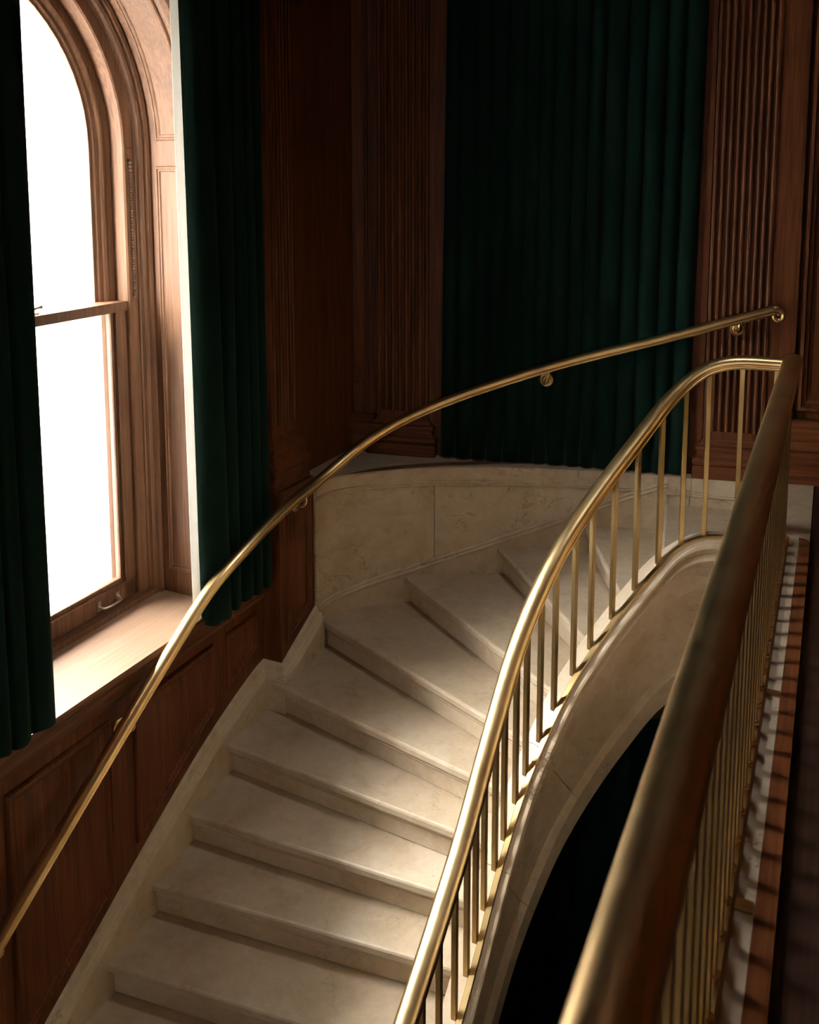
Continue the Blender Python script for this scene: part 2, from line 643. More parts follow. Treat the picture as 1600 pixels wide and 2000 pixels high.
# dado board below the sill line
slab_uz('dado_board', W, [(-7.0, Z_LOW), (4.0, Z_LOW), (4.0, -0.45), (-7.0, -0.45)], V_WALL - 0.02, V_DADO, M_WOOD, wall_left)


def pan_bottom(u):
    return -1.284 + 0.575 * (u - 2.959)


for u0, u1, zb0, zb1 in [(0.86, 1.40, None, None), (1.56, 2.13, None, None), (2.27, 2.825, None, None), (2.965, 3.55, None, None), (3.66, 3.93, -0.895, -0.80)]:
    zb0 = pan_bottom(u0) if zb0 is None else zb0
    zb1 = pan_bottom(u1) if zb1 is None else zb1
    panel(W, [(u0, zb0), (u1, zb1), (u1, -0.60), (u0, -0.60)], V_DADO, M_WOOD, wall_left, sc=1.0)

# dado cap and sill nosing running along the wall
cap_prof = [(-2.79, -0.545), (-2.738, -0.545), (-2.735, -0.53), (-2.728, -0.52), (-2.738, -0.505), (-2.738, -0.475), (-2.725, -0.462),
            (-2.712, -0.445), (-2.706, -0.437), (-2.694, -0.432), (-2.688, -0.42), (-2.692, -0.407), (-2.705, Z_SILL), (-2.79, Z_SILL)]


def u_sweep(name, prof, u0, u1, mat, parent, smooth=35):
    m = len(prof)
    verts = [W(u0, a, b) for a, b in prof] + [W(u1, a, b) for a, b in prof]
    faces = [(j, (j + 1) % m, m + (j + 1) % m, m + j) for j in range(m)] + [tuple(range(m)), tuple(range(m, 2 * m))]
    return mesh_obj(name, verts, faces, mat, parent, smooth=smooth)


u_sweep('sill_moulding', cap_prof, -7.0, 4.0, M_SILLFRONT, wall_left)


# ------------------------------------------------------------------ windows
def make_window(name, uc, full):
    win = thing(name, W(uc, V_FRAME, Z_SILL), 'tall arched sash window with a mahogany frame and pale daylight behind' if full else
                'unseen second arched sash window added for daylight along the panelled wall', None, None, 'structure')
    # lined reveal of the opening
    arch_sweep('reveal', uc, [(R_OPEN, V_WALL - 0.001), (R_OPEN, V_FRAME - 0.1)], Z_SILL, M_OAK, win)
    arch_sweep('reveal_edge_bead', uc, [(R_OPEN + 0.05, V_WALL + 0.001), (R_OPEN + 0.05, V_WALL + 0.02), (R_OPEN + 0.02, V_WALL + 0.03),
                                        (R_OPEN - 0.004, V_WALL + 0.02), (R_OPEN - 0.01, V_WALL - 0.005), (R_OPEN, V_WALL - 0.02)], Z_SILL, M_OAK, win)
    # outer frame: layered mouldings from the reveal in to the sash
    arch_sweep('window_frame', uc, [(1.0, V_FRAME + 0.045), (0.992, V_FRAME + 0.05), (0.975, V_FRAME + 0.045), (0.968, V_FRAME + 0.03), (0.962, V_FRAME + 0.03),
                                    (0.958, V_FRAME + 0.035), (0.945, V_FRAME + 0.028), (0.940, V_FRAME + 0.012), (0.932, V_FRAME + 0.008), (0.930, V_FRAME),
                                    (0.878, V_FRAME - 0.004), (0.872, V_FRAME - 0.012), (0.872, V_FRAME - 0.20)], Z_SILL, M_OAK, win)
    # the parting recess and the upper sash with its arched head
    arch_sweep('upper_sash', uc, [(0.874, V_FRAME - 0.09), (0.842, V_FRAME - 0.09), (0.838, V_FRAME - 0.094), (0.826, V_FRAME - 0.090), (0.814, V_FRAME - 0.096),
                                  (0.806, V_FRAME - 0.108), (0.790, V_FRAME - 0.110), (0.782, V_FRAME - 0.120), (0.768, V_FRAME - 0.122), (0.768, V_FRAME - 0.135),
                                  (0.874, V_FRAME - 0.135)], 1.085, M_OAK, win, closed=True)
    zm0, zm1 = 1.075, 1.122
    ls = thing('lower_sash', W(uc, V_FRAME, Z_SILL), None, None)
    attach_empty(ls, win)
    v0, v1 = V_FRAME - 0.078, V_FRAME - 0.028
    box('meeting_rail', W, uc - 0.872, uc + 0.872, v0 - 0.05, v1 + 0.012, zm0, zm1, M_OAK, ls, bevel=0.004)
    for sg in (-1, 1):
        a = sorted((uc + sg * 0.872, uc + sg * 0.806))
        box('stile', W, a[0], a[1], v0, v1, -0.365, zm0, M_OAK, ls, bevel=0.004)
        a = sorted((uc + sg * 0.806, uc + sg * 0.788))
        box('glazing_bead', W, a[0], a[1], v0, v1 - 0.02, -0.275, zm0, M_OAK, ls, bevel=0.006)
    box('bottom_rail', W, uc - 0.872, uc + 0.872, v0, v1, -0.372, -0.285, M_OAK, ls, bevel=0.004)
    box('glazing_bead', W, uc - 0.806, uc + 0.806, v0, v1 - 0.02, -0.285, -0.266, M_OAK, ls, bevel=0.006)
    # glass
    mesh_obj('pane', [W(uc - 0.80, v0 + 0.02, -0.28), W(uc + 0.80, v0 + 0.02, -0.28), W(uc + 0.80, v0 + 0.02, zm0), W(uc - 0.80, v0 + 0.02, zm0)],
             [(0, 1, 2, 3)], M_GLASS, ls)
    pts = arch_pts(uc, 0.785, 1.09)
    mesh_obj('pane', [W(a, V_FRAME - 0.128, z) for a, z in pts], [tuple(range(len(pts)))], M_GLASS, win)
    # threshold of the frame and the deep sill board
    box('threshold', W, uc - 0.99, uc + 0.99, V_FRAME - 0.20, V_FRAME + 0.03, Z_SILL - 0.01, -0.372, M_OAK, win, bevel=0.004)
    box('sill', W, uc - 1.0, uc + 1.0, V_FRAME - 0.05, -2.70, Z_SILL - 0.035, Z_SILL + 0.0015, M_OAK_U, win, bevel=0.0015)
    # panels on the jambs and on the soffit of the arch
    sd = 1
    for sg in ((1, -1) if full else ()):
        uu = uc + sg * R_OPEN

        def fr(a, b, z, uu=uu, sg=sg):
            return W(uu - sg * b, a, z)
        panel(fr, [(-3.035, -0.275), (-2.825, -0.275), (-2.825, 1.775), (-3.035, 1.775)], 0.001, M_OAK, win, name='jamb_panel', sc=0.75, flat=True)
    mp = [(0, 0), (0.002, 0.006), (0.008, 0.010), (0.014, 0.010), (0.018, 0.006), (0.026, 0.005), (0.032, 0.001)]
    if full:
        for va, sg in ((-3.035, 1), (-2.825, -1)):
            rows = []
            for i, h in mp:
                r = R_OPEN - 0.001 - h
                rows.append([(uc + r * math.cos(math.radians(t)), va + sg * i, Z_SPRING + r * math.sin(math.radians(t))) for t in [2 + 4 * k for k in range(45)]])
            n, m = len(rows[0]), len(mp)
            verts = [W(*rows[j][i]) for i in range(n) for j in range(m)]
            faces = [(i * m + j, i * m + j + 1, (i + 1) * m + j + 1, (i + 1) * m + j) for i in range(n - 1) for j in range(m - 1)]
            mesh_obj('arch_panel_moulding', verts, faces, M_OAK, win, smooth=30)
        for t in (2, 178):
            rows = []
            for i, h in mp:
                r = R_OPEN - 0.001 - h
                tt = math.radians(t) + (i if t < 90 else -i)
                rows.append([(uc + r * math.cos(tt), va, Z_SPRING + r * math.sin(tt)) for va in (-3.035, -2.825)])
            verts = [W(*rows[j][i]) for i in range(2) for j in range(len(mp))]
            m = len(mp)
            mesh_obj('arch_panel_moulding', verts, [(j, j + 1, m + j + 1, m + j) for j in range(m - 1)], M_OAK, win, smooth=30)
        # fine joint of the arch head at the springing line
        for sg in (1, -1):
            a = sorted((uc + sg * 0.875, uc + sg * 0.935))
            box('head_joint', W, a[0], a[1], V_FRAME - 0.002, V_FRAME + 0.0025, Z_SPRING - 0.0015, Z_SPRING + 0.0015, M_DARK, win, bevel=None)
    # outer stone reveal
    arch_sweep('stone_reveal', uc, [(0.90, V_FRAME - 0.13), (0.872, V_FRAME - 0.16), (0.845, V_FRAME - 0.16), (0.80, V_FRAME - 0.22), (0.80, V_OUT)], Z_SILL - 0.06, M_STONE, win)
    box('stone_sill', W, uc - 0.9, uc + 0.9, V_OUT - 0.08, V_FRAME - 0.16, Z_SILL - 0.12, Z_SILL - 0.03, M_STONE, win)
    if full:
        # sash pulley and chain
        up = uc + 0.903
        lathe('sash_pulley', W(up, V_FRAME - 0.004, 1.80), DV, [(0, 0.011), (0.006, 0.011), (0.007, 0.006), (0.004, 0.004)], M_DARK, win, 16)
        verts, faces = [], []
        z = 1.79
        k = 0
        while z > zm1 + 0.01:
            r = 0.0065 if k > 2 else 0.009
            hh = 0.0135 if k > 2 else 0.018
            base = len(verts)
            c = (up, V_FRAME + 0.006, z)
            for a in range(6):
                t = a * math.pi / 3
                verts.append(W(c[0] + r * math.cos(t), c[1] + r * math.sin(t), c[2]))
            verts.append(W(c[0], c[1], z + hh * 0.62))
            verts.append(W(c[0], c[1], z - hh * 0.62))
            for a in range(6):
                faces.append((base + a, base + (a + 1) % 6, base + 6))
                faces.append((base + a, base + 7, base + (a + 1) % 6))
            z -= hh
            k += 1
        mesh_obj('sash_chain', verts, faces, M_NICKEL, win, smooth=60)
        # sash lift on the bottom rail
        uh, zh, vf = 3.265, -0.333, v1
        lift = tube('sash_lift', smooth_path(catmull([W(uh - 0.062, vf, zh - 0.008), W(uh - 0.062, vf + 0.022, zh - 0.008), W(uh - 0.05, vf + 0.034, zh - 0.008), W(uh, vf + 0.038, zh - 0.010),
                                      W(uh + 0.05, vf + 0.034, zh - 0.008), W(uh + 0.062, vf + 0.022, zh - 0.006), W(uh + 0.062, vf, zh + 0.008)], 6), 2), 0.0068, M_NICKEL, win)
        for sg in (-1, 1):
            box('lift_plate', W, uh + sg * 0.062 - 0.012, uh + sg * 0.062 + 0.012, vf, vf + 0.004, zh - 0.026, zh + 0.022, M_NICKEL, lift, bevel=0.0015)
        # sash fastener on the meeting rail
        fu = 2.915
        fst = box('sash_fastener', W, fu - 0.03, fu + 0.03, v0 - 0.02, v0 + 0.03, zm1, zm1 + 0.008, M_NICKEL, win, bevel=0.002)
        tube('fastener_arm', catmull([W(fu, v0 + 0.004, zm1 + 0.006), W(fu + 0.02, v0 + 0.010, zm1 + 0.022), W(fu + 0.055, v0 + 0.02, zm1 + 0.030)], 5), [0.007] * 5 + [0.006] * 4 + [0.009] * 2, M_NICKEL, fst)
    # daylight guide at the opening
    ld = bpy.data.lights.new(name + '_portal', 'AREA')
    ld.shape = 'RECTANGLE'
    ld.size, ld.size_y = 1.62, 3.3
    ld.cycles.is_portal = True
    lo = bpy.data.objects.new(name + '_portal', ld)
    COL.objects.link(lo)
    mz = -DV
    rot = Matrix((DU.to_tuple(), Vector((0, 0, 1)).to_tuple(), mz.to_tuple())).transposed()
    if rot.determinant() < 0:
        rot = Matrix(((-DU).to_tuple(), Vector((0, 0, 1)).to_tuple(), mz.to_tuple())).transposed()
    lo.matrix_world = Matrix.Translation(W(uc, V_OUT + 0.02, 1.15)) @ rot.to_4x4()
    return win


window_1 = make_window('window_1', UC1, True)
fill_window_2 = make_window('fill_window_2', UC2, False)  # added out of view to bring in daylight from behind
fill_window_3 = make_window('fill_window_3', UC3, False)  # one more unseen bay, added as fill light
fill_window_3['label'] = 'unseen third arched sash window added for fill light along the panelled wall'

# ------------------------------------------------------------------ stone skirting along the window wall
def skirt_top(u):
    pts = [(-1.2, -3.75), (0.6, -2.72), (1.6, -2.145), (2.54, -1.600), (3.04, -1.305), (3.45, -1.085), (3.75, -0.965), (3.95, -0.905), (4.02, -0.900)]
    for i in range(len(pts) - 1):
        if pts[i][0] <= u <= pts[i + 1][0]:
            t = (u - pts[i][0]) / (pts[i + 1][0] - pts[i][0])
            return pts[i][1] + t * (pts[i + 1][1] - pts[i][1])
    return pts[-1][1]


# sweep side = left normal of travel (+u): towards -v, so negative side faces the room
SK = [(0.0, -0.55), (0.0, 0.0), (-0.008, 0.0), (-0.018, -0.006), (-0.024, -0.018), (-0.026, -0.034), (-0.030, -0.042), (-0.038, -0.048), (-0.042, -0.060), (-0.050, -0.066), (-0.050, -0.072), (-0.055, -0.074), (-0.055, -0.55)]
def sweep_mitre(name, path, profile, mat):
    """plumb sweep with true mitres at the corners of the plan"""
    n, m = len(path), len(profile)
    verts, faces = [], []
    for i, p in enumerate(path):
        d0 = path[i] - path[max(0, i - 1)] if i else path[1] - path[0]
        d1 = path[min(n - 1, i + 1)] - path[i] if i < n - 1 else path[-1] - path[-2]
        h0, h1 = Vector((d0.x, d0.y, 0)).normalized(), Vector((d1.x, d1.y, 0)).normalized()
        n0, n1 = Vector((-h0.y, h0.x, 0)), Vector((-h1.y, h1.x, 0))
        bis = n0 + n1
        bis = bis / max(0.3, bis.dot(n0))
        verts += [p + bis * a + Vector((0, 0, b)) for a, b in profile]
    for i in range(n - 1):
        faces += [(i * m + j, i * m + (j + 1) % m, (i + 1) * m + (j + 1) % m, (i + 1) * m + j) for j in range(m)]
    faces += [tuple(range(m)), tuple((n - 1) * m + j for j in range(m))]
    return mesh_obj(name, verts, faces, mat, None, smooth=30)


U_P0, U_P1, V_P = 4.0, 4.362, -2.635
skirt_path = smooth_path([W(u, -2.755, skirt_top(u)) for u in [x * 0.06 for x in range(0, 66)] + [3.93]], 4)
skirt_path += [W(U_P0, -2.755, -0.902), W(U_P0, V_P, -0.902)]
skirt_path += [W(u, V_P, z) for u, z in ((4.1, -0.853), (4.2, -0.806), (4.30, -0.757), (4.368, -0.722))]
baseboard_left = sweep_mitre('baseboard_left', skirt_path, SK, M_MARBLE_W)
tag(baseboard_left, 'beige marble skirting with a moulded top climbing beside the steps', None, None, 'structure')

# ------------------------------------------------------------------ pier under the fluted pilaster
wall_pier = slab_uz('wall_pier', W, [(U_P0, Z_LOW), (U_P1, Z_LOW), (U_P1, 0.045), (U_P0, 0.045)], -3.1, V_P, M_WOOD, None, bevel=0.003)
tag(wall_pier, 'mahogany pier with a tall narrow panel at the turn of the stair', None, None, 'structure')
panel(W, [(4.065, -0.80), (4.315, -0.69), (4.315, -0.045), (4.065, -0.045)], V_P, M_WOOD, wall_pier, sc=0.8)

# ------------------------------------------------------------------ curved marble wall with its coping and ledge
wall_stair = thing('wall_stair', (0, 5.3, -2), 'curved beige marble wall wrapping the winding steps', None, None, 'structure')
OUT_R = resample(OUTER, 0.04)


def out_between(x0, x1):
    a = [p for p in OUT_R if x0 < p.x < x1]

    def at(x):
        for i in range(1, len(OUT_R)):
            if OUT_R[i].x >= x:
                p, q = OUT_R[i - 1], OUT_R[i]
                return p.lerp(q, (x - p.x) / max(1e-6, q.x - p.x))
        return OUT_R[-1].copy()
    return [at(x0)] + a + [at(x1)]


# travelling to +x, the left normal points away from the stair (behind the wall)
for x0, x1 in ((-0.533, 0.149), (0.152, 1.20), (1.203, 1.62), (1.623, 2.12)):
    pth = out_between(x0, x1)
    sweep('marble_panel', pth, [(0.0, -3.6), (0.0, -0.112), (0.12, -0.112), (0.12, -3.6)], M_MARBLE_W, wall_stair, 'plumb')
for x0, x1 in ((-0.533, 0.610), (0.613, 1.627), (1.630, 2.12)):
    pth = out_between(x0, x1)
    sweep('coping', pth, [(0.12, -0.11), (-0.004, -0.11), (-0.010, -0.106), (-0.012, -0.098), (-0.008, -0.092), (-0.013, -0.086), (-0.012, -0.080), (-0.006, -0.076),
                          (-0.006, -0.010), (0.0, 0.0), (0.12, 0.0)], M_MARBLE_W, wall_stair, 'plumb', smooth=30)
# skirting with its moulding following the steps round the curve
def skirt_z_at_x(x):
    pts = [(-0.54, -0.720), (-0.425, -0.700), (-0.30, -0.672), (0.0, -0.602), (0.31, -0.508), (0.54, -0.430), (0.80, -0.330), (1.05, -0.225), (1.21, -0.150), (1.50, -0.02), (2.12, -0.0)]
    for i in range(len(pts) - 1):
        if pts[i][0] <= x <= pts[i + 1][0]:
            t = (x - pts[i][0]) / (pts[i + 1][0] - pts[i][0])
            return pts[i][1] + t * (pts[i + 1][1] - pts[i][1])
    return pts[-1][1]


csk = [Vector((p.x, p.y, skirt_z_at_x(p.x))) for p in out_between(-0.531, 1.50)]
csk = smooth_path(csk, 6)
sweep('curved_skirting', csk, [(0.02, -0.5), (0.02, 0.0), (-0.006, 0.0), (-0.012, -0.006), (-0.014, -0.014), (-0.009, -0.020), (-0.016, -0.026),
                               (-0.018, -0.036), (-0.012, -0.043), (-0.010, -0.05), (-0.010, -0.5)], M_MARBLE_W, wall_stair, 'plumb', smooth=30)
# the ledge behind the wall top
ledge_poly = [(p.x, p.y) for p in OUT_R]
ledge_poly += [tuple(F(2.20, -0.2, 0)[:2]), tuple(F(-0.75, -0.2, 0)[:2]), tuple(W(4.36, -2.95, 0)[:2])]
prism('ledge', ledge_poly, -0.10, -0.004, M_MARBLE_W, wall_stair)

# ------------------------------------------------------------------ far wall and side wall above the ledge
wall_far = box('wall_far', F, -1.2, 9.0, -0.32, -0.12, Z_LOW, Z_CEIL, M_WOOD, None, bevel=None)
tag(wall_far, 'dark mahogany far wall with pilasters and moulded panels', None, None, 'structure')
side = slab_uz('side_board', W, [(4.0, 0.0), (5.35, 0.0), (5.35, Z_CEIL), (4.0, Z_CEIL)], -3.1, -2.85, M_WOOD, wall_left)
panel(W, [(4.33, 0.40), (4.86, 0.40), (4.86, 3.4), (4.33, 3.4)], -2.85, M_WOOD, wall_left, sc=1.0)
u_sweep('side_baseboard', [(-2.86, 0.0), (-2.815, 0.0), (-2.815, 0.17), (-2.825, 0.185), (-2.822, 0.20), (-2.832, 0.215), (-2.845, 0.225), (-2.86, 0.225)], 4.3, 5.02, M_WOOD_U, wall_left)


def s_sweep(name, prof, s0, s1, mat, parent=None, smooth=35):
    m = len(prof)
    verts = [F(s0, a, b) for a, b in prof] + [F(s1, a, b) for a, b in prof]
    faces = [(j, (j + 1) % m, m + (j + 1) % m, m + j) for j in range(m)] + [tuple(range(m)), tuple(range(m, 2 * m))]
    return mesh_obj(name, verts, faces, mat, parent, smooth=smooth)


BB = [(-0.13, 0.0), (-0.055, 0.0), (-0.055, 0.165), (-0.066, 0.178), (-0.060, 0.192), (-0.070, 0.205), (-0.082, 0.222), (-0.095, 0.228), (-0.13, 0.228)]
baseboard_far = s_sweep('baseboard_far', BB, -0.62, -0.25, M_WOOD_X)
tag(baseboard_far, 'dark moulded mahogany baseboard in the corner behind the handrail', None, None, 'structure')
BB2 = [(-0.13, 0.0), (-0.03, 0.0), (-0.03, 0.165), (-0.042, 0.180), (-0.036, 0.196), (-0.046, 0.212), (-0.052, 0.30), (-0.045, 0.325), (-0.052, 0.345), (-0.07, 0.36), (-0.13, 0.362)]
baseboard_right = s_sweep('baseboard_right', BB2, 2.10, 8.0, M_WOOD_X)
tag(baseboard_right, 'tall moulded mahogany baseboard beside the landing', None, None, 'structure')
panel(F, [(-0.52, 0.42), (-0.30, 0.42), (-0.30, 3.4), (-0.52, 3.4)], -0.12, M_WOOD, wall_far, sc=0.6)
# boards that flank the pilasters and frame the curtained bay
box('flanking_board', F, 0.10, 0.235, -0.12, -0.075, 0.0, Z_CEIL, M_WOOD, wall_far)
box('flanking_board', F, 1.60, 1.74, -0.12, -0.075, 0.0, Z_CEIL, M_WOOD, wall_far)
box('flanking_board', F, 2.07, 2.22, -0.12, -0.065, 0.362, Z_CEIL, M_WOOD, wall_far)
panel(F, [(2.235, 0.40), (3.3, 0.40), (3.3, 3.4), (2.235, 3.4)], -0.119, M_WOOD, wall_far, sc=1.9)

# ------------------------------------------------------------------ the rest of the shell
floor = thing('floor', W(2, 1.5, 0), 'dark wooden floor of the upper landing', None, None, 'structure')
vv0 = -0.050
k = 0
while vv0 < 6.0:
    wd = 0.115
    box('plank', W, -6.9, 5.85 if vv0 < 1.0 else 5.3, vv0, vv0 + wd - 0.002, -0.05, 0.0, M_FLOORWOOD, floor, bevel=None)
    vv0 += wd
wall_right = slab_uz('wall_right', W, [(-7.2, Z_LOW), (8.0, Z_LOW), (8.0, Z_CEIL), (-7.2, Z_CEIL)], 6.0, 6.2, M_WOOD)
tag(wall_right, 'mahogany wall across the landing', None, None, 'structure')
BW = (-1.05, -0.60, 0.65, 1.55)                     # opening for the added fill window in the back wall: v0, v1, z0, z1
wv, wf = [], []
for v0, v1, z0, z1 in ((-3.9, BW[0], Z_LOW, Z_CEIL), (BW[1], 6.2, Z_LOW, Z_CEIL), (BW[0], BW[1], Z_LOW, BW[2]), (BW[0], BW[1], BW[3], Z_CEIL)):
    k = len(wv)
    wv += box_pts(W, -7.2, -7.0, v0, v1, z0, z1)
    wf += [tuple(k + i for i in q) for q in BOXF]
wall_back = mesh_obj('wall_back', wv, wf, M_WOOD)
window_4 = thing('window_4', W(-7.1, -0.8, BW[2]), 'small unseen sash window added for fill light behind the landing', None, None, 'structure')
for v0, v1, z0, z1 in ((BW[0], BW[0] + 0.07, BW[2], BW[3]), (BW[1] - 0.07, BW[1], BW[2], BW[3]), (BW[0], BW[1], BW[2], BW[2] + 0.08), (BW[0], BW[1], BW[3] - 0.07, BW[3]), (BW[0], BW[1], 1.08, 1.12)):
    box('sash_bar', W, -7.14, -7.08, v0, v1, z0, z1, M_OAK, window_4, bevel=0.004)
mesh_obj('pane', [W(-7.11, BW[0], BW[2]), W(-7.11, BW[1], BW[2]), W(-7.11, BW[1], BW[3]), W(-7.11, BW[0], BW[3])], [(0, 1, 2, 3)], M_GLASS, window_4)
ld = bpy.data.lights.new('window_4_portal', 'AREA')
ld.shape = 'RECTANGLE'
ld.size, ld.size_y = BW[1] - BW[0], BW[3] - BW[2]
ld.cycles.is_portal = True
lo = bpy.data.objects.new('window_4_portal', ld)
COL.objects.link(lo)
lo.matrix_world = Matrix.Translation(W(-7.19, (BW[0] + BW[1]) / 2, (BW[2] + BW[3]) / 2)) @ Matrix((DV.to_tuple(), (0, 0, 1), (-DU).to_tuple())).transposed().to_4x4()
tag(wall_back, 'mahogany wall behind the landing', None, None, 'structure')
SKY = (3.25, 3.80, -1.05, -0.50)                    # added skylight, out of view, for fill from above: u0, u1, v0, v1
Z_SKY = Z_CEIL + 0.9
cv, cf = [], []
for u0, u1, v0, v1, z0, z1 in ((-7.3, SKY[0], -3.9, 6.3, Z_CEIL, Z_CEIL + 0.15), (SKY[1], 8.0, -3.9, 6.3, Z_CEIL, Z_CEIL + 0.15),
                               (SKY[0], SKY[1], -3.9, SKY[2], Z_CEIL, Z_CEIL + 0.15), (SKY[0], SKY[1], SKY[3], 6.3, Z_CEIL, Z_CEIL + 0.15),
                               (SKY[0] - 0.1, SKY[0], SKY[2] - 0.1, SKY[3] + 0.1, Z_CEIL, Z_SKY), (SKY[1], SKY[1] + 0.1, SKY[2] - 0.1, SKY[3] + 0.1, Z_CEIL, Z_SKY),
                               (SKY[0], SKY[1], SKY[2] - 0.1, SKY[2], Z_CEIL, Z_SKY), (SKY[0], SKY[1], SKY[3], SKY[3] + 0.1, Z_CEIL, Z_SKY)):
    k = len(cv)
    cv += box_pts(W, u0, u1, v0, v1, z0, z1)
    cf += [tuple(k + i for i in q) for q in BOXF]
ceiling = mesh_obj('ceiling', cv, cf, M_WOOD_U)
window_5 = thing('window_5', W(3.5, -0.78, Z_SKY), 'square unseen skylight added for fill light over the stairwell', None, None, 'structure')
mesh_obj('pane', [W(SKY[0], SKY[2], Z_SKY - 0.04), W(SKY[1], SKY[2], Z_SKY - 0.04), W(SKY[1], SKY[3], Z_SKY - 0.04), W(SKY[0], SKY[3], Z_SKY - 0.04)], [(0, 1, 2, 3)], M_GLASS, window_5)
for uu in (SKY[0] + 0.275,):
    box('glazing_bar', W, uu - 0.02, uu + 0.02, SKY[2], SKY[3], Z_SKY - 0.07, Z_SKY - 0.01, M_OAK, window_5)
ld = bpy.data.lights.new('window_5_portal', 'AREA')
ld.shape = 'RECTANGLE'
ld.size, ld.size_y = SKY[1] - SKY[0], SKY[3] - SKY[2]
ld.cycles.is_portal = True
lo = bpy.data.objects.new('window_5_portal', ld)
COL.objects.link(lo)
lo.matrix_world = Matrix.Translation(W((SKY[0] + SKY[1]) / 2, (SKY[2] + SKY[3]) / 2, Z_SKY)) @ Matrix.Rotation(-A25, 4, 'Z')
tag(ceiling, 'dark mahogany ceiling above the staircase', None, None, 'structure')
floor_low = mesh_obj('floor_lower', box_pts(W, -7.3, 8.0, -3.9, 6.3, Z_LOW - 0.1, Z_LOW), BOXF, M_FLOORWOOD)
tag(floor_low, 'dark floor at the bottom of the stairwell', None, None, 'structure')

# ------------------------------------------------------------------ marble edge of the landing
trim_1 = thing('trim_1', W(2, -0.15, 0), 'grey marble kerb under the landing balustrade', None, None, 'structure')
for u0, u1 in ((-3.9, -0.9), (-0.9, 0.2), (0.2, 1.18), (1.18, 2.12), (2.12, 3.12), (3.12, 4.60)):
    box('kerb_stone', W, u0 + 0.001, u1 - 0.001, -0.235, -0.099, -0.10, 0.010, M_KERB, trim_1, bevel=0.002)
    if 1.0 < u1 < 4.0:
        box('shadow_bar', W, u1 - 0.018, u1 + 0.018, -0.17, -0.101, 0.009, 0.016, M_BRASS_A, trim_1, bevel=0.002)  # thin plate standing in for a shadow bar across the kerb
end = [(4.56 + 0.05 * math.sin(t), -0.05 - 0.05 * (1 - math.cos(t)) ) for t in [k * math.pi / 16 for k in range(9)]]
poly = [W(-3.9, -0.05, 0), W(4.56, -0.05, 0)] + [W(u, v, 0) for u, v in end] + [W(4.61, -0.098, 0), W(-3.9, -0.098, 0)]
trim_2 = prism('trim_2', [(p.x, p.y) for p in poly], -0.06, 0.016, M_WOOD_U, None, bevel=0.004)
tag(trim_2, 'brown wooden edging strip between marble kerb and dark floor', None, None, 'structure')
landing_slab = prism('floor_landing', [tuple(NR[0] - D2 * 0.0), tuple(NL[0]), tuple(F(2.36, -0.1, 0)[:2]), tuple(W(4.615, -0.052, 0)[:2]), tuple(W(4.605, -0.2, 0)[:2])],
                     -0.045, 0.0, M_MARBLE, None, bevel=0.004)
tag(landing_slab, 'beige marble landing slab at the head of the stair', None, None, 'structure')
FASCIA = [(-0.05, -0.32), (-0.05, 0.0), (0.043, 0.0), (0.045, -0.014), (0.050, -0.018), (0.068, -0.020), (0.076, -0.028), (0.077, -0.042), (0.070, -0.052), (0.054, -0.056),
          (0.046, -0.064), (0.046, -0.074), (0.056, -0.080), (0.066, -0.092), (0.068, -0.106), (0.060, -0.120), (0.046, -0.126), (0.036, -0.130), (0.030, -0.138), (0.030, -0.262), (0.022, -0.268),
          (-0.006, -0.280), (-0.012, -0.290), (-0.012, -0.655), (-0.004, -0.664), (0.018, -0.672), (0.022, -0.676), (0.022, -0.79), (-0.05, -0.79)]
trim_3 = sweep('trim_3', [W(-3.9, -0.20, -0.001), W(1.0, -0.20, -0.001), W(4.555, -0.20, -0.001)], [(a, b - 0.0) for a, b in FASCIA], M_MARBLE_P, None, 'plumb', smooth=30)
tag(trim_3, 'moulded marble edge of the landing above the stairwell', None, None, 'structure')

# =================================================================== STAIRCASE
stair = thing('staircase', (0.0, 4.0, -2.6), 'winding staircase of worn beige marble steps', 'staircase')


def vec3(p, z):
    return Vector((p[0], p[1], z))


def outer_chain(n):
    """plan points along the outer edge of tread n, from its own nosing to the next one up, pushed a little into the wall"""
    if n >= 7:
        return [NL[n] + Vector((DV.x, DV.y)) * -0.045, NL[n - 1] + Vector((DV.x, DV.y)) * -0.045]
    if n == 6:
        pts = [W(3.935, -2.745, 0), W(4.0, -2.745, 0), W(4.03, -2.67, 0), W(4.37, -2.66, 0)]
        return [Vector((p.x, p.y)) for p in pts]
    x0, x1 = NL[n].x, NL[n - 1].x
    pts = [Vector((p.x, p.y)) for p in out_between(max(-0.532, x0), x1)][::3]
    last = out_between(max(-0.532, x0), x1)[-1]
    pts.append(Vector((last.x, last.y)))
    c = Vector((0.7, 3.6))
    return [p + (p - c).normalized() * 0.035 for p in pts]


